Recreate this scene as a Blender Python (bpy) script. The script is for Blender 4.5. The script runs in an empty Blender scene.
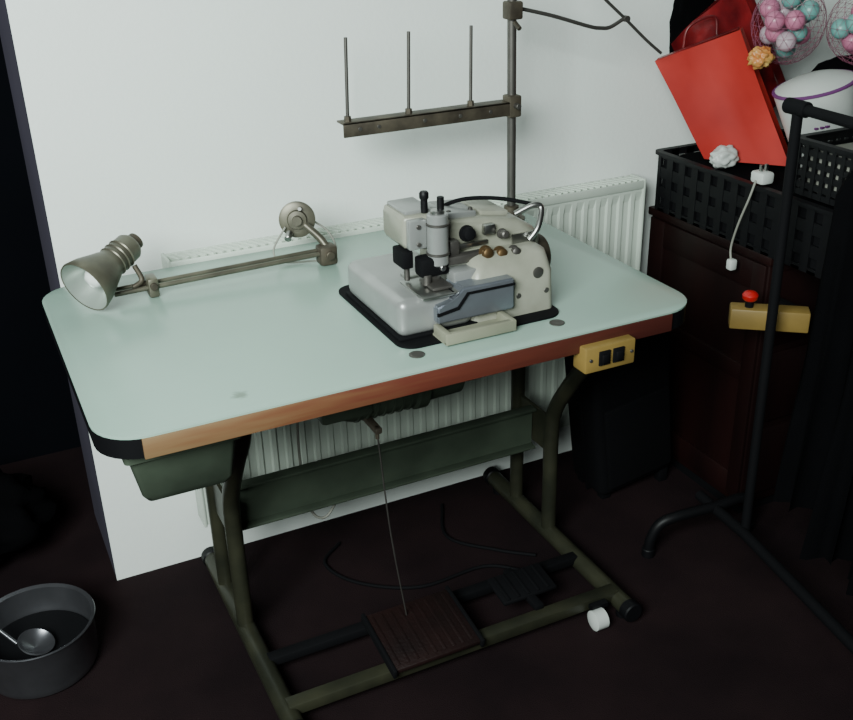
import bpy, bmesh, math, random
from mathutils import Matrix, Vector
random.seed(4)
V=Vector
# ------------------------------------------------------------------ materials
def mat(name, col, rough=0.5, metal=0.0, col2=None, nscale=8, bump=0.0, bscale=60, spec=0.5, coat=0.0, det=4, lo=0.35, hi=0.7, stretch=None):
    m=bpy.data.materials.new(name); m.use_nodes=True; nt=m.node_tree
    b=nt.nodes['Principled BSDF']
    b.inputs['Base Color'].default_value=(*col,1); b.inputs['Roughness'].default_value=rough
    b.inputs['Metallic'].default_value=metal; b.inputs['Specular IOR Level'].default_value=spec
    b.inputs['Coat Weight'].default_value=coat
    tc=nt.nodes.new('ShaderNodeTexCoord'); mp=nt.nodes.new('ShaderNodeMapping')
    nt.links.new(tc.outputs['Object'],mp.inputs[0])
    if stretch: mp.inputs['Scale'].default_value=stretch
    if col2 is None: col2=tuple(c*0.82 for c in col)
    n=nt.nodes.new('ShaderNodeTexNoise'); n.inputs['Scale'].default_value=nscale; n.inputs['Detail'].default_value=det
    r=nt.nodes.new('ShaderNodeValToRGB'); r.color_ramp.elements[0].position=lo; r.color_ramp.elements[1].position=hi
    r.color_ramp.elements[0].color=(*col2,1); r.color_ramp.elements[1].color=(*col,1)
    nt.links.new(mp.outputs[0],n.inputs[0]); nt.links.new(n.outputs[0],r.inputs[0]); nt.links.new(r.outputs[0],b.inputs['Base Color'])
    if bump:
        n2=nt.nodes.new('ShaderNodeTexNoise'); n2.inputs['Scale'].default_value=bscale; n2.inputs['Detail'].default_value=3
        bp=nt.nodes.new('ShaderNodeBump'); bp.inputs['Strength'].default_value=bump; bp.inputs['Distance'].default_value=0.004
        nt.links.new(mp.outputs[0],n2.inputs[0]); nt.links.new(n2.outputs[0],bp.inputs['Height']); nt.links.new(bp.outputs[0],b.inputs['Normal'])
    return m
M={}
M['wall']=mat('wall_paint',(0.84,0.89,0.85),0.75,col2=(0.81,0.86,0.825),nscale=2,bump=0.12,bscale=90)
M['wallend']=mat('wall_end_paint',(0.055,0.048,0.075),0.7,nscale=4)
M['dark']=mat('wall_shade_black',(0.002,0.0025,0.004),0.9,nscale=3,spec=0.05)  # near-black albedo: darkness of the room at left put into the wall colour
M['dim']=mat('dim_wall',(0.03,0.028,0.03),0.8,nscale=3)
M['carpet']=mat('carpet',(0.017,0.009,0.010),0.95,col2=(0.009,0.005,0.006),nscale=4,bump=0.6,bscale=400,spec=0.1)
M['lam']=mat('laminate',(0.31,0.44,0.375),0.25,col2=(0.285,0.405,0.345),nscale=3,bump=0.03,bscale=300)
nt=M['lam'].node_tree; b=nt.nodes['Principled BSDF']; src=b.inputs['Base Color'].links[0].from_socket
tc=nt.nodes.new('ShaderNodeTexCoord'); nn=nt.nodes.new('ShaderNodeTexNoise'); nn.inputs['Scale'].default_value=60
ad=nt.nodes.new('ShaderNodeVectorMath'); ad.operation='MULTIPLY_ADD'; ad.inputs[1].default_value=(0.02,0.02,0.0)
nt.links.new(nn.outputs['Color'],ad.inputs[0]); nt.links.new(tc.outputs['Object'],ad.inputs[2])
ds=nt.nodes.new('ShaderNodeVectorMath'); ds.operation='DISTANCE'; ds.inputs[1].default_value=(0.332,1.350,0.76); nt.links.new(ad.outputs[0],ds.inputs[0])
rp=nt.nodes.new('ShaderNodeMapRange'); rp.inputs[1].default_value=0.005; rp.inputs[2].default_value=0.015; rp.inputs[3].default_value=0.75; rp.inputs[4].default_value=0.0
nt.links.new(ds.outputs['Value'],rp.inputs[0]); mx=nt.nodes.new('ShaderNodeMixRGB'); mx.inputs[2].default_value=(0.12,0.16,0.12,1)
nt.links.new(rp.outputs[0],mx.inputs[0]); nt.links.new(src,mx.inputs[1]); nt.links.new(mx.outputs[0],b.inputs['Base Color'])
M['black']=mat('black_plastic',(0.004,0.004,0.005),0.5,nscale=10,spec=0.25)
M['blackm']=mat('black_rough',(0.003,0.003,0.004),0.8,nscale=10,spec=0.15)
M['grn']=mat('green_grey_paint',(0.060,0.078,0.055),0.45,col2=(0.034,0.045,0.032),nscale=9,spec=0.3)
M['grnd']=mat('olive_paint',(0.034,0.034,0.020),0.4,col2=(0.016,0.017,0.011),nscale=12,spec=0.4)
M['steel']=mat('steel',(0.45,0.45,0.43),0.33,1.0,nscale=20)
M['pots']=mat('pot_steel',(0.20,0.20,0.22),0.28,0.85,nscale=20)
M['steeld']=mat('dull_steel',(0.14,0.13,0.12),0.5,0.8,nscale=25)
M['silver']=mat('silver_paint',(0.38,0.39,0.38),0.33,0.45,nscale=14)
M['blue']=mat('blue_grey_metal',(0.27,0.29,0.33),0.3,0.7,nscale=14)
M['cream']=mat('cream_enamel',(0.33,0.33,0.27),0.35,col2=(0.24,0.24,0.19),nscale=14)
M['beige']=mat('beige_plastic',(0.26,0.26,0.19),0.5,nscale=14)
M['rust']=mat('aged_metal',(0.12,0.10,0.072),0.55,0.5,col2=(0.055,0.045,0.034),nscale=30)
M['brass']=mat('brass',(0.18,0.11,0.05),0.45,0.8,nscale=30)
M['lampm']=mat('lamp_enamel',(0.16,0.15,0.11),0.4,0.5,col2=(0.09,0.082,0.062),nscale=18)
M['lampin']=mat('lamp_inner',(0.38,0.43,0.39),0.3,0.4,nscale=9)
M['glass']=mat('bulb_glass',(0.85,0.88,0.85),0.1,nscale=4)
M['white']=mat('white_plastic',(0.60,0.63,0.60),0.4,nscale=6)
M['radw']=mat('radiator_enamel',(0.64,0.72,0.63),0.4,nscale=5)
M['yellow']=mat('yellow_box',(0.26,0.17,0.045),0.5,nscale=20)
M['redk']=mat('red_knob',(0.50,0.012,0.012),0.35,nscale=8)
M['red']=mat('red_paper',(0.42,0.026,0.018),0.65,col2=(0.30,0.013,0.010),nscale=5,bump=0.4,bscale=7,spec=0.25)
M['redd']=mat('dark_red_foil',(0.24,0.011,0.013),0.35,col2=(0.07,0.004,0.006),nscale=14,bump=0.8,bscale=18)
M['mahog']=mat('mahogany',(0.016,0.0045,0.004),0.45,col2=(0.006,0.002,0.002),nscale=6,stretch=(1,1,0.2),spec=0.3)
M['pedal']=mat('pedal_rubber',(0.014,0.005,0.0045),0.55,col2=(0.007,0.003,0.003),nscale=10,bump=0.3,bscale=150,spec=0.3)
M['purple']=mat('purple_print',(0.14,0.03,0.15),0.5,nscale=8)
M['orange']=mat('orange_wrap',(0.55,0.16,0.035),0.4,col2=(0.45,0.30,0.09),nscale=45)
M['cloth']=mat('black_cloth',(0.0025,0.0025,0.003),0.95,nscale=10,bump=0.3,bscale=300,spec=0.03)
M['cord']=mat('white_cord',(0.28,0.28,0.24),0.6,nscale=8)
M['pink']=mat('pink_ball',(0.52,0.18,0.29),0.35,nscale=3)
M['mint']=mat('mint_ball',(0.16,0.40,0.37),0.35,nscale=3)
M['lilac']=mat('pale_ball',(0.50,0.40,0.45),0.35,nscale=3)
M['net']=mat('pink_net',(0.30,0.09,0.15),0.6,nscale=3)
def woodmat():
    m=bpy.data.materials.new('wood_edge'); m.use_nodes=True; nt=m.node_tree; b=nt.nodes['Principled BSDF']; b.inputs['Roughness'].default_value=0.5
    tc=nt.nodes.new('ShaderNodeTexCoord'); sp=nt.nodes.new('ShaderNodeSeparateXYZ'); nt.links.new(tc.outputs['Object'],sp.inputs[0])
    r=nt.nodes.new('ShaderNodeValToRGB'); e=r.color_ramp.elements
    e[0].position=0.16; e[0].color=(0.19,0.115,0.055,1); e[1].position=1.0; e[1].color=(0.065,0.014,0.010,1)
    x=e.new(0.42); x.color=(0.15,0.062,0.028,1); x=e.new(0.6); x.color=(0.12,0.028,0.016,1)
    n=nt.nodes.new('ShaderNodeTexNoise'); n.inputs['Scale'].default_value=10; mp=nt.nodes.new('ShaderNodeMapping'); mp.inputs['Scale'].default_value=(1,4,12)
    nt.links.new(tc.outputs['Object'],mp.inputs[0]); nt.links.new(mp.outputs[0],n.inputs[0])
    a=nt.nodes.new('ShaderNodeMath'); a.operation='MULTIPLY_ADD'; a.inputs[1].default_value=0.35
    a2=nt.nodes.new('ShaderNodeMath'); a2.operation='SUBTRACT'; a2.inputs[1].default_value=0.17
    nt.links.new(n.outputs[0],a.inputs[0]); nt.links.new(sp.outputs[0],a.inputs[2]); nt.links.new(a.outputs[0],a2.inputs[0]); nt.links.new(a2.outputs[0],r.inputs[0]); nt.links.new(r.outputs[0],b.inputs['Base Color'])
    return m
M['wood']=woodmat()
# ------------------------------------------------------------------ helpers
COL=bpy.context.collection
def group(name):
    e=bpy.data.objects.new(name,None); e.empty_display_size=0.05; COL.objects.link(e); return e
def fin(bm,name,m,parent=None,smooth=True,ang=40):
    bmesh.ops.recalc_face_normals(bm,faces=bm.faces)
    me=bpy.data.meshes.new(name); bm.to_mesh(me); bm.free()
    if smooth:
        for p in me.polygons: p.use_smooth=True
        try: me.set_sharp_from_angle(angle=math.radians(ang))
        except Exception: pass
    for mm in (m if isinstance(m,(list,tuple)) else [m]): me.materials.append(M[mm] if isinstance(mm,str) else mm)
    o=bpy.data.objects.new(name,me); COL.objects.link(o)
    if parent: o.parent=parent
    return o
def box(name,x0,x1,y0,y1,z0,z1,m,parent=None,bev=0.0,seg=2,rot=None,piv=None):
    bm=bmesh.new(); bmesh.ops.create_cube(bm,size=1)
    c=V(((x0+x1)/2,(y0+y1)/2,(z0+z1)/2))
    for v in bm.verts: v.co=V((v.co.x*(x1-x0),v.co.y*(y1-y0),v.co.z*(z1-z0)))+c
    if bev: bmesh.ops.bevel(bm,geom=list(bm.edges),offset=min(bev,0.4*min(x1-x0,y1-y0,z1-z0)),segments=seg,affect='EDGES',profile=0.5)
    if rot is not None:
        p=V(piv) if piv else c
        for v in bm.verts: v.co=rot@(v.co-p)+p
    return fin(bm,name,m,parent)
def frame(d):
    d=d.normalized(); a=V((0,0,1)) if abs(d.z)<0.9 else V((1,0,0))
    u=d.cross(a).normalized(); return u,d.cross(u).normalized()
def lathe(name,p0,axis,prof,m,parent=None,n=32,cap=True):
    p0=V(p0); d=V(axis).normalized(); u,w=frame(d); bm=bmesh.new(); rings=[]
    for h,r in prof:
        rings.append([bm.verts.new(p0+d*h+(u*math.cos(2*math.pi*i/n)+w*math.sin(2*math.pi*i/n))*max(r,1e-5)) for i in range(n)])
    for a,b in zip(rings,rings[1:]):
        for i in range(n): bm.faces.new((a[i],a[(i+1)%n],b[(i+1)%n],b[i]))
    if cap: bm.faces.new(rings[0]); bm.faces.new(rings[-1])
    return fin(bm,name,m,parent)
def cyl(name,a,b,r,m,parent=None,n=20,r2=None):
    a=V(a);b=V(b);L=(b-a).length; e=min(r*0.12,L*0.2); r2=r if r2 is None else r2
    return lathe(name,a,b-a,[(0,r-e),(e,r),(L-e,r2),(L,r2-e)],m,parent,n)
def smoothpts(p,k=6):
    p=[V(q) for q in p]
    if len(p)<3: return p
    out=[]
    for i in range(len(p)-1):
        a=p[i-1] if i>0 else p[i]*2-p[i+1]; b=p[i]; c=p[i+1]; d=p[i+2] if i+2<len(p) else p[i+1]*2-p[i]
        for j in range(k):
            t=j/k; out.append(0.5*((2*b)+(c-a)*t+(2*a-5*b+4*c-d)*t*t+(3*b-a-3*c+d)*t**3))
    out.append(p[-1]); return out
def tube(name,pts,r,m,parent=None,n=10,sm=True,k=6):
    p=smoothpts(pts,k) if sm else [V(q) for q in pts]
    bm=bmesh.new(); rings=[]; u=None
    for i,q in enumerate(p):
        d=((p[min(i+1,len(p)-1)]-p[max(i-1,0)])).normalized()
        if u is None: u,w=frame(d)
        else:
            u=(u-d*u.dot(d)).normalized(); w=d.cross(u)
        rings.append([bm.verts.new(q+(u*math.cos(2*math.pi*j/n)+w*math.sin(2*math.pi*j/n))*r) for j in range(n)])
    for a,b in zip(rings,rings[1:]):
        for i in range(n): bm.faces.new((a[i],a[(i+1)%n],b[(i+1)%n],b[i]))
    bm.faces.new(rings[0]); bm.faces.new(rings[-1])
    return fin(bm,name,m,parent,ang=60)
def loft(name,rings,m,parent=None,cap=True,ang=50):
    bm=bmesh.new(); R_=[[bm.verts.new(V(q)) for q in r] for r in rings]; n=len(R_[0])
    for a,b in zip(R_,R_[1:]):
        for i in range(n): bm.faces.new((a[i],a[(i+1)%n],b[(i+1)%n],b[i]))
    if cap: bm.faces.new(R_[0]); bm.faces.new(R_[-1])
    return fin(bm,name,m,parent,ang=ang)
def rrect(x0,x1,y0,y1,r,z,k=8):
    out=[]
    for cx,cy,a0 in ((x1-r,y1-r,0),(x0+r,y1-r,90),(x0+r,y0+r,180),(x1-r,y0+r,270)):
        for i in range(k+1):
            a=math.radians(a0+90*i/k); out.append(V((cx+r*math.cos(a),cy+r*math.sin(a),z)))
    return out
def prism(name,poly,off,m,parent=None,bev=0.0):
    bm=bmesh.new(); a=[bm.verts.new(V(q)) for q in poly]; b=[bm.verts.new(V(q)+V(off)) for q in poly]; n=len(a)
    bm.faces.new(a); bm.faces.new(b[::-1])
    for i in range(n): bm.faces.new((a[i],a[(i+1)%n],b[(i+1)%n],b[i]))
    if bev: bmesh.ops.bevel(bm,geom=list(bm.edges),offset=bev,segments=2,affect='EDGES')
    return fin(bm,name,m,parent)
def blob(name,c,s,m,parent=None,amp=0.15,seed=0,sub=4,freq=3.0):
    from mathutils import noise
    bm=bmesh.new(); bmesh.ops.create_icosphere(bm,subdivisions=sub,radius=1)
    for v in bm.verts:
        d=v.co.normalized(); k=1+amp*noise.noise(d*freq+V((seed*7.1,seed,0)))
        k+=amp*0.5*abs(noise.noise(d*freq*2.3+V((0,seed*3.3,1))))
        v.co=V((d.x*s[0]*k,d.y*s[1]*k,d.z*s[2]*k))+V(c)
    return fin(bm,name,m,parent,ang=70)
# ------------------------------------------------------------------ room
box('floor',-1.6,2.8,-2.2,2.8,-0.05,0,'carpet')
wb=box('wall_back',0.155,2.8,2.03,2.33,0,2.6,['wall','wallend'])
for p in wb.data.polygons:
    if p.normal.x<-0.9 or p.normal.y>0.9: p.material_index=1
box('wall_right',2.7,2.8,-2.2,2.03,0,2.6,'dim')
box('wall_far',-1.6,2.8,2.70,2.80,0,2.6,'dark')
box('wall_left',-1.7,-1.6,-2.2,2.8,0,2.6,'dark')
box('ceiling',-1.7,2.8,-2.2,2.8,2.6,2.65,'dim')
# ------------------------------------------------------------------ radiator
g=group('radiator')
x0,x1=0.36,1.512; bm=bmesh.new()
prof=[]
N=int((x1-x0)/0.033)
for i in range(N):
    a=x0+(x1-x0)*i/N; w=(x1-x0)/N
    prof+=[(a,0.0),(a+w*0.30,0.0),(a+w*0.42,0.005),(a+w*0.88,0.005)]
prof.append((x1,0.0))
zs=[0.135,0.15,0.175,0.715,0.738,0.752]
am=[0,0,1,1,0,0]
grid=[[bm.verts.new((px,1.952+py*k,z)) for px,py in prof] for z,k in zip(zs,am)]
for a,b in zip(grid,grid[1:]):
    for i in range(len(prof)-1): bm.faces.new((a[i],a[i+1],b[i+1],b[i]))
o=fin(bm,'front_panel','radw',g,smooth=False)
box('body',x0,x1,1.960,2.005,0.14,0.745,'radw',g,0.004)
box('side_cap',x1-0.002,x1+0.006,1.948,2.008,0.13,0.768,'radw',g,0.003)
box('side_cap_b',x0-0.006,x0+0.002,1.948,2.008,0.13,0.768,'radw',g,0.003)
box('top_rail_front',x0,x1,1.948,1.954,0.745,0.765,'radw',g,0.002)
box('top_rail_back',x0,x1,2.002,2.008,0.745,0.765,'radw',g,0.002)
bm=bmesh.new(); k=int((x1-x0)/0.018)
for i in range(k):
    a=x0+(i+0.5)*(x1-x0)/k
    mtx=Matrix.Translation((a,1.978,0.762))@Matrix.Rotation(0.5,4,'Z')@Matrix.Diagonal((0.006,0.05,0.010,1))
    bmesh.ops.create_cube(bm,size=1,matrix=mtx)
fin(bm,'top_grille','radw',g,smooth=False)
for bx in (0.6,1.3): box('bracket',bx,bx+0.03,2.004,2.031,0.2,0.7,'radw',g)
tube('pipe',[(1.49,1.98,0.15),(1.49,1.98,0.06),(1.49,1.98,0.0)],0.008,'radw',g)
# ------------------------------------------------------------------ sewing table
T=group('sewing_table')
X0,X1,Y0,Y1=0.107,1.143,1.285,1.937; ZB,ZT=0.724,0.76
loft('tabletop',[rrect(X0,X1,Y0,Y1,0.07,ZB),rrect(X0,X1,Y0,Y1,0.07,ZT-0.004)],'black',T)
loft('laminate_top',[rrect(X0-.001,X1+.001,Y0-.001,Y1+.001,0.071,ZT-0.004),rrect(X0-.001,X1+.001,Y0-.001,Y1+.001,0.071,ZT-0.001),rrect(X0+.001,X1-.001,Y0+.001,Y1-.001,0.07,ZT)],'lam',T)
box('front_wood_edge',0.165,1.075,Y0-0.004,Y0+0.02,ZB,ZT-0.004,'wood',T,0.001)
def sq(x0,x1,y0,y1,z): return rrect(x0,x1,y0,y1,0.008,z,3)
loft('drawer_body',[sq(0.168,0.290,1.345,1.60,0.615),sq(0.160,0.298,1.335,1.61,0.63),sq(0.148,0.306,1.325,1.62,0.700)],'grn',T)
loft('drawer_rim',[sq(0.140,0.314,1.317,1.63,0.700),sq(0.140,0.314,1.317,1.63,0.712)],'grn',T)
box('drawer_rail_a',0.142,0.156,1.32,1.62,0.712,0.724,'grnd',T); box('drawer_rail_b',0.298,0.312,1.32,1.62,0.712,0.724,'grnd',T)
def leg(xc,tag):
    tube('front_leg_'+tag,[(xc,1.70,0.045),(xc,1.70,0.18),(xc,1.70,0.30),(xc,1.685,0.37),(xc,1.62,0.47),(xc,1.55,0.56),(xc,1.52,0.63),(xc,1.515,0.724)],0.0175,'grnd',T,16)
    tube('back_leg_'+tag,[(xc,1.85,0.045),(xc,1.85,0.724)],0.0165,'grnd',T,16,sm=False)
    tube('foot_'+tag,[(xc,1.375,0.032),(xc,1.97,0.032)],0.020,'grnd',T,16,sm=False)
    cyl('foot_cap_a_'+tag,(xc,1.360,0.032),(xc,1.385,0.032),0.0225,'black',T)
    cyl('foot_cap_b_'+tag,(xc,1.960,0.032),(xc,1.985,0.032),0.0225,'black',T)
    cyl('foot_glide_a_'+tag,(xc,1.40,0),(xc,1.40,0.02),0.014,'black',T); cyl('foot_glide_b_'+tag,(xc,1.94,0),(xc,1.94,0.02),0.014,'black',T)
    box('leg_plate_'+tag,xc-0.03,xc+0.03,1.47,1.89,0.714,0.724,'grnd',T,0.002)
    box('leg_web_'+tag,xc-0.004,xc+0.004,1.70,1.85,0.245,0.335,'grnd',T)
leg(0.365,'left'); leg(1.108,'right')
box('stretcher_beam',0.37,1.10,1.772,1.778,0.235,0.335,'grn',T)
box('stretcher_lip_top',0.37,1.10,1.752,1.778,0.331,0.337,'grn',T,0.001)
box('stretcher_lip_bottom',0.37,1.10,1.752,1.778,0.233,0.239,'grn',T,0.001)
box('foot_bar',0.365,1.108,1.415,1.445,0.03,0.055,'grnd',T,0.003)
box('foot_bar_rear',0.365,1.108,1.56,1.585,0.03,0.05,'blackm',T,0.003)
lathe('white_castor',(1.022,1.39,0.022),(1,0,0),[(0,0.012),(0.004,0.022),(0.030,0.022),(0.034,0.012)],'white',T)
box('castor_fork',1.03,1.07,1.40,1.44,0.038,0.048,'black',T)
for gx,gy in ((0.613,1.338),(0.875,1.337)):
    lathe('grommet',(gx,gy,0.7595),(0,0,1),[(0,0.013),(0.002,0.013),(0.003,0.010),(0.0025,0.007)],'steeld',T)
# motor
g=group('clutch_motor'); mx_=0.04
lathe('motor_body',(0.50+mx_,1.56,0.60),(1,0,0),[(0,0.03),(0.01,0.048),(0.03,0.055),(0.15,0.055),(0.155,0.060),(0.175,0.060),(0.18,0.05),(0.25,0.048),(0.265,0.03)],'grn',g)
for i in range(7):
    lathe('fin',(0.535+mx_+i*0.017,1.56,0.60),(1,0,0),[(0,0.0575),(0.004,0.0575)],'grn',g)
cyl('pulley',(0.765+mx_,1.56,0.60),(0.79+mx_,1.56,0.60),0.032,'black',g); cyl('shaft',(0.79+mx_,1.56,0.60),(0.81+mx_,1.56,0.60),0.008,'steeld',g)
box('mount_plate',0.56+mx_,0.72+mx_,1.49,1.63,0.712,0.724,'grnd',g,0.002)
box('mount_web',0.58+mx_,0.70+mx_,1.55,1.57,0.64,0.714,'grnd',g,0.002)
box('clutch_lever',0.590,0.604,1.475,1.57,0.548,0.560,'rust',g,0.003)
box('junction_box',0.46+mx_,0.56+mx_,1.50,1.58,0.575,0.622,'grn',g,0.008)
tube('belt',[(0.777+mx_,1.53,0.60),(0.785+mx_,1.50,0.70),(0.79+mx_,1.49,0.723)],0.005,'black',g,8)
g=group('treadle_pull_rod')
tube('rod',[(0.597,1.485,0.548),(0.625,1.51,0.30),(0.655,1.52,0.085)],0.0016,'steeld',g,6)
cyl('rod_hook',(0.597,1.485,0.535),(0.597,1.485,0.56),0.004,'rust',g,8)
# pedals
g=group('foot_pedal')
rt=Matrix.Rotation(math.radians(8),3,'X')
box('treadle_plate',0.575,0.765,1.40,1.555,0.066,0.078,'pedal',g,0.004,rot=rt)
for i in range(9): box('tread_rib',0.585+i*0.02,0.592+i*0.02,1.41,1.545,0.0772,0.0795,'pedal',g,0.001,rot=rt,piv=(0.67,1.4775,0.072))
box('treadle_rim_a',0.570,0.578,1.395,1.56,0.062,0.082,'blackm',g,0.002,rot=rt,piv=(0.67,1.4775,0.072)); box('treadle_rim_b',0.762,0.770,1.395,1.56,0.062,0.082,'blackm',g,0.002,rot=rt,piv=(0.67,1.4775,0.072))
box('pivot_bracket',0.64,0.70,1.42,1.44,0.05,0.066,'blackm',g)
g=group('presser_lift_pedal')
box('plate',0.86,0.99,1.475,1.555,0.064,0.074,'blackm',g,0.004,rot=rt)
for i in range(5): box('rib',0.87+i*0.024,0.877+i*0.024,1.48,1.55,0.073,0.077,'blackm',g,0.001,rot=rt,piv=(0.925,1.515,0.069))
box('arm',0.915,0.935,1.44,1.58,0.052,0.066,'blackm',g,0.002)
# switch box
g=group('power_switch_box')
box('case',0.885,0.985,1.262,1.30,0.692,0.738,'yellow',g,0.003)
for sx in (0.922,0.95): 
    box('button_frame',sx-0.011,sx+0.011,1.259,1.264,0.703,0.729,'blackm',g,0.001)
    box('button',sx-0.007,sx+0.007,1.255,1.262,0.708,0.724,'black',g,0.002)
cyl('screw',(0.895,1.2625,0.716),(0.895,1.260,0.716),0.003,'steeld',g,10); cyl('screw_b',(0.977,1.2625,0.716),(0.977,1.260,0.716),0.003,'steeld',g,10)
# ------------------------------------------------------------------ overlock machine
g=group('overlock_sewing_machine'); z=0.7602
loft('base_gasket',[rrect(0.598,0.905,1.358,1.665,0.03,z),rrect(0.598,0.905,1.358,1.665,0.03,z+0.004)],'blackm',g)
box('bed_cover',0.607,0.745,1.388,1.622,0.766,0.832,'silver',g,0.016,4)
box('bed_rim',0.605,0.75,1.386,1.624,0.764,0.770,'blackm',g,0.002)
box('cloth_plate',0.645,0.80,1.378,1.47,0.831,0.8355,'steel',g,0.0015)
box('plate_slot',0.700,0.703,1.380,1.468,0.8352,0.8358,'blackm',g)
prism('looper_cover',[(0.668,1.372,0.787),(0.812,1.372,0.787),(0.812,1.372,0.842),(0.716,1.372,0.842),(0.700,1.372,0.822),(0.668,1.372,0.816)],(0,0.06,0),'blue',g,0.003)
prism('cover_band',[(0.668,1.370,0.806),(0.704,1.370,0.812),(0.722,1.370,0.834),(0.812,1.370,0.834),(0.812,1.370,0.830),(0.725,1.370,0.830),(0.707,1.370,0.807),(0.668,1.370,0.801)],(0,0.004,0),'blackm',g)
box('chip_tray_base',0.665,0.795,1.336,1.40,0.7645,0.768,'beige',g)
box('chip_tray_lip_f',0.665,0.795,1.335,1.345,0.7642,0.784,'beige',g,0.002); box('chip_tray_lip_l',0.6655,0.676,1.3355,1.385,0.7642,0.7845,'beige',g,0.002); box('chip_tray_lip_r',0.784,0.7945,1.3355,1.385,0.7642,0.7845,'beige',g,0.002)
loft('main_body',[rrect(0.742,0.902,1.388,1.61,0.012,0.764),rrect(0.745,0.900,1.390,1.61,0.014,0.835),rrect(0.755,0.897,1.405,1.60,0.02,0.866),rrect(0.765,0.885,1.42,1.59,0.03,0.875)],'cream',g)
def yz(x,y0,y1,z0,z1,r):
    return [V((x,p.x,p.y)) for p in rrect(y0,y1,z0,z1,r,0,5)]
loft('upper_arm',[yz(0.648,1.456,1.534,0.902,0.944,0.006),yz(0.652,1.452,1.539,0.895,0.950,0.008),yz(0.70,1.447,1.548,0.886,0.950,0.010),yz(0.712,1.447,1.550,0.884,0.948,0.010),yz(0.725,1.452,1.552,0.880,0.930,0.012),yz(0.80,1.447,1.562,0.866,0.926,0.014),yz(0.86,1.441,1.575,0.850,0.916,0.016),yz(0.895,1.443,1.575,0.845,0.896,0.02),yz(0.908,1.455,1.565,0.850,0.884,0.016)],'cream',g)
box('arm_cap',0.735,0.79,1.465,1.545,0.926,0.938,'silver',g,0.003,rot=Matrix.Rotation(math.radians(4),3,'Y'))
box('arm_cap_b',0.80,0.855,1.47,1.55,0.919,0.929,'cream',g,0.003,rot=Matrix.Rotation(math.radians(8),3,'Y'))
for sx,sy in ((0.742,1.475),(0.783,1.475)): cyl('cap_screw',(sx,sy,0.936),(sx,sy,0.941),0.004,'steeld',g,10)
box('head_lid',0.655,0.705,1.46,1.535,0.949,0.956,'silver',g,0.003)
cyl('needle_head',(0.700,1.432,0.868),(0.700,1.432,0.955),0.018,'silver',g); cyl('needle_head_cap',(0.700,1.432,0.955),(0.700,1.432,0.961),0.012,'steel',g)
for hz in (0.885,0.935): lathe('head_ring',(0.700,1.432,hz),(0,0,1),[(0,0.018),(0.001,0.0195),(0.004,0.0195),(0.005,0.018)],'steeld',g,24)
box('head_side_plate',0.652,0.684,1.438,1.454,0.896,0.946,'silver',g,0.003)
cyl('side_screw',(0.668,1.438,0.935),(0.668,1.435,0.935),0.004,'steeld',g,10); cyl('side_screw_b',(0.668,1.438,0.905),(0.668,1.435,0.905),0.004,'steeld',g,10)
cyl('thumb_screw',(0.690,1.460,0.95),(0.690,1.460,0.983),0.006,'black',g); cyl('thumb_screw_b',(0.706,1.432,0.960),(0.706,1.432,0.982),0.006,'black',g)
lathe('thumb_knob',(0.690,1.460,0.972),(0,0,1),[(0,0.006),(0.003,0.008),(0.011,0.008),(0.014,0.006)],'black',g,16)
box('needle_clamp',0.664,0.716,1.420,1.452,0.850,0.884,'blackm',g,0.006)
box('needle_clamp_b',0.642,0.662,1.445,1.49,0.862,0.893,'blackm',g,0.004)
cyl('needle_clamp_c',(0.675,1.425,0.838),(0.675,1.425,0.856),0.008,'steeld',g,12); cyl('clamp_screw',(0.70,1.42,0.866),(0.70,1.412,0.866),0.005,'steel',g,10)
cyl('needle_bar_b',(0.655,1.46,0.838),(0.655,1.46,0.870),0.005,'steeld',g,10)
box('presser_foot',0.672,0.708,1.395,1.450,0.836,0.842,'steeld',g,0.002); box('presser_shank',0.684,0.700,1.425,1.45,0.840,0.858,'steeld',g,0.003)
box('presser_arm',0.71,0.79,1.425,1.442,0.862,0.878,'steeld',g,0.004)
box('front_guard',0.715,0.775,1.405,1.435,0.836,0.858,'silver',g,0.004)
box('thread_bracket',0.722,0.74,1.430,1.450,0.876,0.902,'steeld',g,0.003)
def tension(x,y,z_,m,r=0.013):
    lathe('tension_dial',(x,y,z_),(0,-1,0.15),[(0,0.004),(0.006,0.004),(0.007,r),(0.010,r),(0.011,r*0.5),(0.014,r*0.5),(0.015,r*0.85),(0.022,r*0.75),(0.024,r*0.5)],m,g,20)
tension(0.757,1.447,0.908,'blackm',0.014); tension(0.785,1.434,0.874,'brass',0.012); tension(0.812,1.434,0.868,'brass',0.012); tension(0.838,1.432,0.868,'steeld',0.010); tension(0.822,1.443,0.898,'steeld',0.009)
box('face_plate',0.730,0.800,1.443,1.449,0.882,0.890,'steel',g,0.001)
box('thread_guide',0.79,0.81,1.435,1.449,0.900,0.918,'steel',g,0.002)
box('name_plate',0.845,0.89,1.4375,1.441,0.870,0.892,'steel',g)
tube('guide_rod',[(0.862,1.46,0.920),(0.892,1.45,0.934),(0.905,1.445,0.928),(0.890,1.43,0.90),(0.875,1.432,0.880)],0.0055,'steel',g,10)
tube('guide_rod_dark',[(0.735,1.52,0.930),(0.78,1.50,0.948),(0.84,1.48,0.946),(0.898,1.45,0.934)],0.0035,'blackm',g,10)
lathe('hand_wheel',(0.905,1.495,0.825),(1,0,0),[(0,0.018),(0.006,0.018),(0.008,0.034),(0.014,0.038),(0.028,0.038),(0.034,0.034),(0.035,0.016),(0.044,0.012)],'rust',g)
box('belt_guard',0.895,0.915,1.44,1.56,0.766,0.81,'cream',g,0.006)
for sx in (0.885,0.83): cyl('screw',(sx,1.392,0.80),(sx,1.388,0.80),0.005,'steeld',g,12)
lathe('oil_window',(0.868,1.391,0.835),(0,-1,0),[(0,0.010),(0.002,0.010),(0.003,0.007)],'steeld',g,18)
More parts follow.
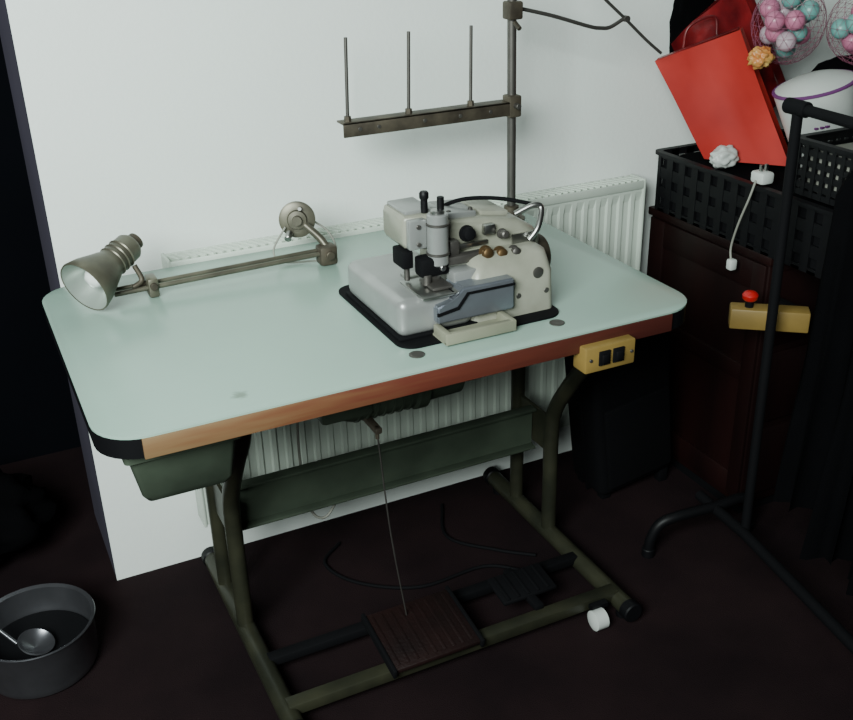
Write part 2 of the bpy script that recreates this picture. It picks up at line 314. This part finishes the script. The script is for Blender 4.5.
box('needle_plate',0.66,0.80,1.47,1.50,0.831,0.8365,'steel',g,0.001)
# ------------------------------------------------------------------ thread stand
g=group('thread_stand'); px,py=1.092,1.865
cyl('pole',(px,py,0.762),(px-0.008,py,1.52),0.0095,'steeld',g)
lathe('pole_base',(px,py,0.7602),(0,0,1),[(0,0.03),(0.004,0.03),(0.008,0.018),(0.03,0.016),(0.032,0.011)],'rust',g)
box('pole_clamp',px-0.018,px+0.012,py-0.018,py+0.014,0.985,1.03,'rust',g,0.004); cyl('clamp_bolt',(px-0.003,py-0.016,1.01),(px-0.003,py-0.032,1.01),0.006,'steeld',g,8)
box('spool_bar_face',0.706,1.08,1.848,1.852,0.990,1.018,'rust',g,0.001); box('spool_bar_flange',0.706,1.08,1.848,1.885,1.014,1.018,'rust',g,0.001)
for bx in (0.74,0.78,0.88,0.96,1.03): cyl('bar_hole',(bx,1.8485,1.004),(bx,1.8465,1.004),0.004,'steeld',g,10)
for a,b in ((0.722,0.727),(0.853,0.858),(0.993,0.995)):
    cyl('spool_pin',(a,1.866,1.018),(b,1.866,1.175),0.0035,'steeld',g,10); cyl('pin_nut',(a,1.866,1.016),(a,1.866,1.028),0.007,'rust',g,6)
box('top_clamp',px-0.02,px+0.012,py-0.018,py+0.014,1.180,1.215,'rust',g,0.004); cyl('top_bolt',(px-0.006,py-0.014,1.175),(px-0.006,py-0.034,1.165),0.005,'rust',g,8)
tube('guide_arm',[(1.09,1.865,1.203),(1.18,1.862,1.180),(1.27,1.86,1.152),(1.30,1.86,1.146),(1.325,1.86,1.146),(1.362,1.86,1.162)],0.0042,'steeld',g,10)
tube('guide_wire',[(1.23,1.86,1.275),(1.30,1.86,1.21),(1.362,1.86,1.160),(1.42,1.86,1.112),(1.463,1.86,1.080)],0.0035,'steeld',g,8)
lathe('guide_eye',(1.363,1.852,1.160),(0,1,0),[(0,0.007),(0.012,0.007)],'steeld',g,12)
# ------------------------------------------------------------------ lamp
g=group('machine_lamp')
op=V((0.172,1.765,0.812)); ax=V((0.105,0.075,0.040)).normalized()
R0=0.050
lathe('shade',op,ax,[(0.001,R0-0.002),(0,R0),(0.004,R0+0.001),(0.025,R0-0.004),(0.050,R0-0.014),(0.066,0.030),(0.070,0.0275),(0.125,0.0265),(0.132,0.022),(0.134,0.010)],'lampm',g,36,cap=False)
lathe('shade_inner',op,ax,[(0.001,R0-0.002),(0.022,R0-0.007),(0.048,R0-0.018),(0.060,0.022),(0.062,0.0)],'lampin',g,36,cap=False)
lathe('bulb',op,ax,[(0.014,0.001),(0.017,0.012),(0.026,0.019),(0.038,0.020),(0.050,0.014),(0.062,0.012)],'glass',g,24)
lathe('neck_knob',op+ax*0.128,ax,[(0,0.012),(0.006,0.012),(0.008,0.016),(0.018,0.016),(0.022,0.008)],'rust',g,20)
for i in range(3): lathe('shade_ring',op+ax*(0.078+i*0.012),ax,[(0,0.0275),(0.002,0.029),(0.004,0.0275)],'lampm',g,28)
hb=op+ax*0.10
tube('yoke',[hb+V((0.02,-0.012,-0.02)),(0.278,1.80,0.795),(0.262,1.797,0.785),(0.300,1.815,0.785)],0.005,'rust',g,10)
tube('arm_rod',[(0.225,1.795,0.778),(0.644,1.793,0.786)],0.0048,'lampm',g,10,sm=False)
tube('arm_rod_b',[(0.225,1.812,0.781),(0.644,1.808,0.789)],0.0040,'lampm',g,10,sm=False)
box('arm_joint',0.285,0.305,1.785,1.822,0.7605,0.798,'lampm',g,0.005); cyl('joint_bolt',(0.295,1.778,0.784),(0.295,1.828,0.784),0.007,'rust',g,12)
box('elbow',0.618,0.655,1.783,1.818,0.7605,0.800,'rust',g,0.007); cyl('elbow_bolt',(0.637,1.776,0.783),(0.637,1.826,0.783),0.009,'rust',g,12)
tube('riser',[(0.640,1.80,0.79),(0.630,1.815,0.81),(0.608,1.835,0.835)],0.008,'lampm',g,10)
dd=V((-0.35,-1,0.15))
lathe('base_disc',(0.602,1.862,0.840),dd,[(0,0.033),(0.002,0.036),(0.006,0.036),(0.008,0.032),(0.009,0.02),(0.016,0.018),(0.017,0.010),(0.026,0.009)],'lampm',g,32)
cyl('disc_knob',(0.579,1.846,0.820),(0.569,1.83,0.813),0.007,'steel',g,10); cyl('disc_screw',(0.606,1.852,0.864),(0.602,1.842,0.866),0.004,'steel',g,10)
tube('cable',[(0.574,1.855,0.83),(0.545,1.85,0.79),(0.556,1.84,0.766),(0.61,1.82,0.764),(0.64,1.80,0.768)],0.002,'cord',g,8)
tube('cable_b',[(0.624,1.86,0.84),(0.659,1.85,0.81),(0.668,1.83,0.78),(0.650,1.80,0.785)],0.0022,'cord',g,8)
# ------------------------------------------------------------------ cooking pot
g=group('cooking_pot'); c=(-0.032,1.82,0.0)
lathe('pot',c,(0,0,1),[(0,0.095),(0.006,0.106),(0.02,0.111),(0.105,0.114),(0.112,0.119),(0.114,0.118),(0.110,0.111),(0.02,0.107),(0.008,0.097),(0.007,0.0)],'pots',g,48,cap=False)
lathe('pot_bottom',c,(0,0,1),[(0,0.0),(0,0.095)],'pots',g,48,cap=False)
lathe('contents',(c[0],c[1],0.009),(0,0,1),[(0,0.100),(0.045,0.104)],'blackm',g,40)
lathe('ladle_bowl',(c[0]-0.01,c[1]-0.02,0.060),(0.3,-0.2,1),[(0,0.01),(0.006,0.026),(0.020,0.036),(0.021,0.034),(0.010,0.022),(0.004,0)],'pots',g,28,cap=False)
tube('ladle_handle',[(c[0]-0.04,c[1]-0.01,0.078),(c[0]-0.09,c[1]+0.03,0.13),(c[0]-0.13,c[1]+0.05,0.16)],0.004,'pots',g,8)
g=group('laundry_bag'); blob('bag',(-0.16,2.27,0.11),(0.20,0.15,0.105),'cloth',g,0.3,2)
# ------------------------------------------------------------------ floor cables
g=group('power_cables')
tube('cable_1',[(0.66,1.92,0.006),(0.60,1.86,0.006),(0.64,1.76,0.006),(0.76,1.68,0.006),(0.92,1.68,0.006),(1.0,1.62,0.006)],0.004,'blackm',g,8)
tube('cable_2',[(0.95,1.95,0.006),(0.90,1.82,0.006),(0.98,1.72,0.006),(1.05,1.66,0.006)],0.004,'blackm',g,8)
g=group('hanging_cord')
tube('cord',[(0.57,1.80,0.722),(0.545,1.80,0.40),(0.555,1.80,0.22),(0.59,1.80,0.175),(0.63,1.80,0.23),(0.66,1.795,0.32)],0.003,'cord',g,8)
# ------------------------------------------------------------------ black case leaning at right end
g=group('black_suitcase'); rt=Matrix.Rotation(math.radians(-9),3,'Y')@Matrix.Rotation(math.radians(3),3,'X'); pv=(1.43,1.85,0.0)
box('shell',1.315,1.545,1.775,1.915,0.030,0.47,'blackm',g,0.022,4,rot=rt,piv=pv)
box('front_pocket',1.335,1.525,1.762,1.78,0.06,0.30,'blackm',g,0.008,rot=rt,piv=pv)
box('zip_band',1.312,1.548,1.835,1.843,0.028,0.472,'blackm',g,0.002,rot=rt,piv=pv)
tube('handle',[rt@(V(q)-V(pv))+V(pv) for q in ((1.38,1.845,0.468),(1.39,1.845,0.492),(1.47,1.845,0.492),(1.48,1.845,0.468))],0.006,'blackm',g,10)
for q in ((1.34,1.80),(1.52,1.80),(1.34,1.89),(1.52,1.89)):
    w=rt@(V((q[0],q[1],0.03))-V(pv))+V(pv); box('foot',w.x-0.012,w.x+0.012,w.y-0.012,w.y+0.012,0.0,max(w.z+0.012,0.006),'blackm',g,0.001)
# ------------------------------------------------------------------ cabinet + crates
g=group('wooden_cabinet')
box('carcass',1.575,2.30,1.57,1.99,0.03,0.665,'mahog',g,0.003)
box('plinth',1.585,2.29,1.58,1.98,0,0.03,'blackm',g)
box('top',1.565,2.31,1.56,1.995,0.660,0.68,'mahog',g,0.003)
box('side_stile_a',1.567,1.577,1.575,1.615,0.05,0.655,'mahog',g,0.002); box('side_stile_b',1.567,1.577,1.93,1.985,0.05,0.655,'mahog',g,0.002)
box('side_rail_a',1.567,1.577,1.615,1.93,0.05,0.11,'mahog',g,0.002); box('side_rail_b',1.567,1.577,1.615,1.93,0.59,0.655,'mahog',g,0.002); box('side_rail_c',1.567,1.577,1.615,1.93,0.36,0.40,'mahog',g,0.002)
for i in range(3):
    box('drawer_front',1.60,2.28,1.562,1.572,0.06+i*0.2,0.24+i*0.2,'mahog',g,0.003); cyl('knob',(1.94,1.562,0.15+i*0.2),(1.94,1.545,0.15+i*0.2),0.012,'brass',g)
g=group('emergency_stop_box'); rt=Matrix.Rotation(math.radians(-38),3,'Z'); pv=(1.511,1.492,0.578)
box('case',1.430,1.592,1.470,1.514,0.555,0.601,'yellow',g,0.004,rot=rt,piv=pv)
def rp_(q): return rt@(V(q)-V(pv))+V(pv)
cyl('stem',rp_((1.468,1.49,0.598)),rp_((1.468,1.49,0.620)),0.009,'blackm',g); lathe('red_button',rp_((1.468,1.49,0.616)),(0,0,1),[(0,0.012),(0.004,0.016),(0.012,0.017),(0.018,0.013),(0.021,0.005)],'redk',g,24)
box('bracket',1.575,1.590,1.45,1.56,0.560,0.590,'blackm',g)
def crate(name,x0,x1,y0,y1,z0,z1,rows,cw,m='black',bw=0.005,liner=False):
    g=group(name); t=0.006
    box('floor_panel',x0,x1,y0,y1,z0,z0+t,m,g)
    if liner:
        zt=z0+(z1-z0)*0.93
        box('liner_a',x0+0.008,x0+0.012,y0+0.01,y1-0.01,z0+t,zt,'blackm',g); box('liner_b',x0+0.01,x1-0.01,y0+0.008,y0+0.012,z0+t,zt,'blackm',g)
    bm=bmesh.new()
    def bar(a0,a1,b0,b1,c0,c1):
        bmesh.ops.create_cube(bm,size=1,matrix=Matrix.Translation(((a0+a1)/2,(b0+b1)/2,(c0+c1)/2))@Matrix.Diagonal((a1-a0,b1-b0,c1-c0,1)))
    h=(z1-z0)
    for r in range(rows+1):
        zc=z0+h*r/rows; hh=0.012 if r in (0,rows) else bw*1.2
        za,zb=max(z0,zc-hh),min(z1,zc+hh)
        bar(x0,x0+t,y0,y1,za,zb); bar(x1-t,x1,y0,y1,za,zb); bar(x0,x1,y0,y0+t,za,zb); bar(x0,x1,y1-t,y1,za,zb)
    ny=max(2,int((y1-y0)/cw)); nx=max(2,int((x1-x0)/cw)); w=bw
    for i in range(ny+1):
        y=y0+(y1-y0)*i/ny
        bar(x0-0.001,x0+t,max(y0,y-w),min(y1,y+w),z0,z1); bar(x1-t,x1+0.001,max(y0,y-w),min(y1,y+w),z0,z1)
    for i in range(nx+1):
        x=x0+(x1-x0)*i/nx
        bar(max(x0,x-w),min(x1,x+w),y0-0.001,y0+t,z0,z1); bar(max(x0,x-w),min(x1,x+w),y1-t,y1+0.001,z0,z1)
    fin(bm,'lattice',m,g,smooth=False)
    R_=[rrect(x0-0.012,x1+0.012,y0-0.012,y1+0.012,0.02,z1-0.004,4),rrect(x0-0.012,x1+0.012,y0-0.012,y1+0.012,0.02,z1+0.004,4),rrect(x0+0.004,x1-0.004,y0+0.004,y1-0.004,0.01,z1+0.004,4),rrect(x0+0.004,x1-0.004,y0+0.004,y1-0.004,0.01,z1-0.004,4)]
    loft('rim',R_+[R_[0]],m,g,cap=False)
    return g
g=crate('plastic_crate',1.562,2.02,1.33,1.965,0.682,0.825,3,0.045,bw=0.011,liner=True)
box('folded_clothes',1.58,2.0,1.35,1.95,0.69,0.823,'cloth',g,0.03,3)
g=crate('perforated_basket',1.575,1.80,1.345,1.535,0.832,0.945,5,0.022,bw=0.005)
box('paper_contents',1.586,1.79,1.356,1.524,0.840,0.925,'cord',g,0.01,2)
# ------------------------------------------------------------------ bags on top
def bagloft(name,TL,TR,BR,BL,off,m,g,n=9,cr=0.006,seed=0):
    rings=[]; nr=(TR-TL).cross(BL-TL).normalized()
    if nr.dot(off)>0: nr=-nr
    for i in range(n):
        t=i/(n-1); L=TL.lerp(BL,t); R_=TR.lerp(BR,t); k=0.6+0.4*t; s=(R_-L).normalized()
        o=off*k; pinch=0.018*math.sin(t*math.pi)
        ring=[]
        for j in range(7):
            u=j/6; ring.append(L.lerp(R_,u)+nr*(cr*math.sin(u*math.pi)*(0.5+t)*1.6+cr*0.8*math.sin(u*9+t*5+seed)))
        ring+= [R_+o*0.5-s*pinch,R_+o,L.lerp(R_,0.5)+o,L+o,L+o*0.5+s*pinch]
        rings.append(ring)
    return loft(name,rings,m,g,ang=35)
g=group('red_gift_bag')
TL,TR,BR,BL=V((1.498,1.925,1.050)),V((1.672,1.850,1.113)),V((1.712,1.690,0.832)),V((1.588,1.830,0.834))
off=V((0.060,0.055,0.0))
bagloft('bag_body',TL,TR,BR,BL,off,'red',g)
top=[TL+off*0.08+V((0.008,0,0.001)),TR+off*0.06+V((-0.008,0,0.001)),TR+off*0.52+V((-0.008,0,0.001)),TL+off*0.52+V((0.008,0,0.001))]
prism('opening_shade',top,(0,0,0.002),'redd',g)  # dark red sheet over the open top, painted as the shade inside
tube('rope_handle',[TL.lerp(TR,0.3)+off*0.55,TL.lerp(TR,0.35)+off*0.55+V((0.0,0.0,0.045)),TL.lerp(TR,0.6)+off*0.55+V((0.01,0,0.05)),TL.lerp(TR,0.7)+off*0.55],0.003,'redd',g,8)
g=group('red_foil_bag')
bagloft('bag_body',V((1.585,1.985,1.075)),V((1.725,1.93,1.215)),V((1.87,1.90,0.93)),V((1.72,1.97,0.84)),V((0.05,0.02,0)),'redd',g,9,0.012,2)
g=group('black_bag'); blob('sack',(1.665,2.002,1.10),(0.065,0.018,0.13),'cloth',g,0.2,9)
g=group('black_sack'); blob('sack',(1.96,1.79,0.93),(0.10,0.10,0.10),'cloth',g,0.2,3)
g=group('white_carrier_tub')
tc=V((1.775,1.645,0.835)); ta=V((-0.26,0.10,1)); tn=ta.normalized()
lathe('tub',tc,ta,[(0,0.052),(0.008,0.059),(0.10,0.074),(0.186,0.087)],'white',g,36)
lathe('tub_rim',tc+tn*0.184,ta,[(0,0.0865),(0.002,0.089),(0.005,0.089),(0.007,0.085)],'purple',g,36)
lathe('tub_filling',tc+tn*0.190,ta,[(0,0.085),(0.010,0.06),(0.016,0.02)],'white',g,30)
for a,h,s in ((-0.95,0.145,0.006),(-0.80,0.145,0.006),(-0.66,0.145,0.006),(-0.95,0.115,0.005),(-0.78,0.115,0.005),(-0.62,0.115,0.005)):
    d=V((math.sin(a*0.9),-math.cos(a*0.9),0)); d=(d-tn*d.dot(tn)).normalized()
    q=tc+tn*h+d*(0.059+0.026*h/0.18+0.0005)
    box('print_mark',q.x-s,q.x+s,q.y-0.003,q.y+0.003,q.z-s*0.5,q.z+s*0.5,'purple',g,0.001)
g=group('orange_wrapping'); blob('crumple',(1.672,1.775,1.062),(0.026,0.022,0.022),'orange',g,0.4,1,4,3)
def ballnet(name,c,s,nb,seed):
    g=group(name); rnd=random.Random(seed); pts=[]; r=0.022; tries=0
    while len(pts)<nb and tries<9000:
        tries+=1
        p=V((rnd.uniform(-1,1),rnd.uniform(-1,1),rnd.uniform(-1,1)))
        if p.length>1: continue
        p=V((p.x*s[0],p.y*s[1],p.z*s[2]))+V(c)
        if all((p-q).length>r*1.8 for q in pts): pts.append(p)
    bms={}
    for i,p in enumerate(pts):
        k=['pink','mint','lilac','pink','mint'][(i*3+seed)%5]
        bm=bms.setdefault(k,bmesh.new()); bmesh.ops.create_uvsphere(bm,u_segments=18,v_segments=12,radius=r,matrix=Matrix.Translation(p))
    for k,bm in bms.items(): fin(bm,'balls_'+k,k,g)
    bm=bmesh.new(); bmesh.ops.create_icosphere(bm,subdivisions=3,radius=1)
    for v in bm.verts: v.co=V((v.co.x*(s[0]+r*1.1),v.co.y*(s[1]+r*1.1),v.co.z*(s[2]+r*1.1)))+V(c)
    o=fin(bm,'netting','net',g); md=o.modifiers.new('w','WIREFRAME'); md.thickness=0.0009
    tube('net_tie',[(c[0],c[1],c[2]+s[2]+r),(c[0]+0.01,c[1],c[2]+s[2]+r+0.05)],0.006,'net',g,8,sm=False)
ballnet('ball_pit_balls_net',(1.765,1.80,1.125),(0.062,0.05,0.065),34,3)
ballnet('ball_pit_balls_net',(1.895,1.70,1.120),(0.062,0.055,0.06),34,5)
g=group('white_tissue'); blob('crumple',(1.588,1.765,0.853),(0.034,0.022,0.024),'white',g,0.3,4,4,2.2)
g=group('white_plug_adapter'); box('plug_body',1.552,1.585,1.60,1.64,0.832,0.858,'white',g,0.006); 
for k in range(2): box('pin',1.560+k*0.014,1.566+k*0.014,1.617,1.623,0.858,0.872,'steel',g)
tube('cord',[(1.552,1.62,0.84),(1.540,1.622,0.80),(1.535,1.64,0.74),(1.540,1.66,0.68),(1.535,1.65,0.65)],0.0025,'cord',g,8)
box('plug_end',1.528,1.546,1.640,1.658,0.63,0.655,'white',g,0.004)
# ------------------------------------------------------------------ clothes rail
g=group('clothes_rail')
cyl('post',(1.447,1.415,0.10),(1.468,1.445,1.03),0.0105,'blackm',g)
tube('top_bar',[(1.468,1.465,1.035),(1.45,1.2,1.035),(1.42,0.80,1.035)],0.0105,'blackm',g,14,sm=False)
cyl('top_joint',(1.469,1.475,1.035),(1.467,1.42,1.035),0.015,'blackm',g)
tube('base_bar',[(1.449,1.575,0.10),(1.435,1.40,0.10),(1.33,0.80,0.10)],0.0125,'blackm',g,14,sm=False)
tube('cross_foot',[(1.285,1.545,0.012),(1.288,1.542,0.05),(1.305,1.535,0.088),(1.345,1.525,0.102),(1.45,1.515,0.104),(1.52,1.518,0.102),(1.548,1.52,0.085),(1.556,1.52,0.05),(1.558,1.52,0.012)],0.0125,'black',g,14)
cyl('foot_tip',(1.285,1.545,0),(1.285,1.545,0.022),0.015,'black',g); cyl('foot_tip_b',(1.558,1.52,0),(1.558,1.52,0.022),0.015,'black',g)
cyl('post_near',(1.35,0.80,0.10),(1.42,0.80,1.035),0.0115,'black',g)
tube('cross_foot_near',[(1.13,0.82,0.012),(1.15,0.82,0.09),(1.22,0.81,0.104),(1.33,0.80,0.104),(1.44,0.79,0.104),(1.52,0.78,0.09),(1.54,0.78,0.012)],0.0125,'black',g,14)
def coat(name,xc,yc,seed,hem,wd=1.0):
    g=group(name); rnd=random.Random(seed); n=48; rings=[]
    prof=[(1.005,0.03,0.020),(0.985,0.05,0.03),(0.955,0.085,0.040),(0.92,0.105,0.046),(0.80,0.105,0.048),(0.60,0.11,0.050),(hem+0.12,0.125,0.052),(hem,0.135,0.052)]
    ph=rnd.uniform(0,6)
    for z_,hx,hy in prof:
        f_=(1.0-z_)/0.7; ring=[]
        for i in range(n):
            a=2*math.pi*i/n; k=1+0.10*f_*math.sin(9*a+ph)+0.06*f_*math.sin(5*a+ph*2)
            ring.append(V((xc+wd*hx*math.copysign(abs(math.cos(a))**0.8,math.cos(a))*k,yc+hy*math.sin(a)*(1+0.35*f_*math.sin(11*a+ph)),z_)))
        rings.append(ring)
    loft('fabric',rings,'cloth',g,ang=80)
    tube('hanger_hook',[(xc-0.02,yc,0.995),(xc-0.02,yc,1.022),(xc-0.002,yc,1.058),(xc-0.02,yc,1.062),(xc-0.036,yc,1.055),(xc-0.040,yc,1.04)],0.002,'steeld',g,8)
coat('black_coat',1.492,1.24,1,0.30); coat('black_coat',1.475,1.12,2,0.26,1.1); coat('black_coat',1.465,1.00,3,0.25,1.15)
# ------------------------------------------------------------------ light
def area(name,loc,tgt,sx,sy,e,col):
    l=bpy.data.lights.new(name,'AREA'); l.shape='RECTANGLE'; l.size=sx; l.size_y=sy; l.energy=e; l.color=col
    o=bpy.data.objects.new(name,l); COL.objects.link(o); o.location=loc
    o.rotation_euler=(V(tgt)-V(loc)).to_track_quat('-Z','Y').to_euler(); return o
area('window_light',(-0.95,-0.15,2.05),(0.75,2.0,1.1),1.3,1.0,150,(0.90,1.0,0.965))
w=bpy.data.worlds.new('world'); bpy.context.scene.world=w; w.use_nodes=True
w.node_tree.nodes['Background'].inputs[0].default_value=(0.6,0.7,0.7,1); w.node_tree.nodes['Background'].inputs[1].default_value=0.12
# ------------------------------------------------------------------ camera
cam=bpy.data.cameras.new('camera'); cam.sensor_width=36; cam.lens=36*1022/853; cam.clip_start=0.02
co=bpy.data.objects.new('camera',cam); COL.objects.link(co)
R=(Matrix.Rotation(math.radians(-25.2),3,'Z')@Matrix.Rotation(math.radians(90-25.8),3,'X')@Matrix.Rotation(math.radians(-1.5),3,'Z'))
co.matrix_world=Matrix.Translation((0,0,1.462))@R.to_4x4()
bpy.context.scene.camera=co
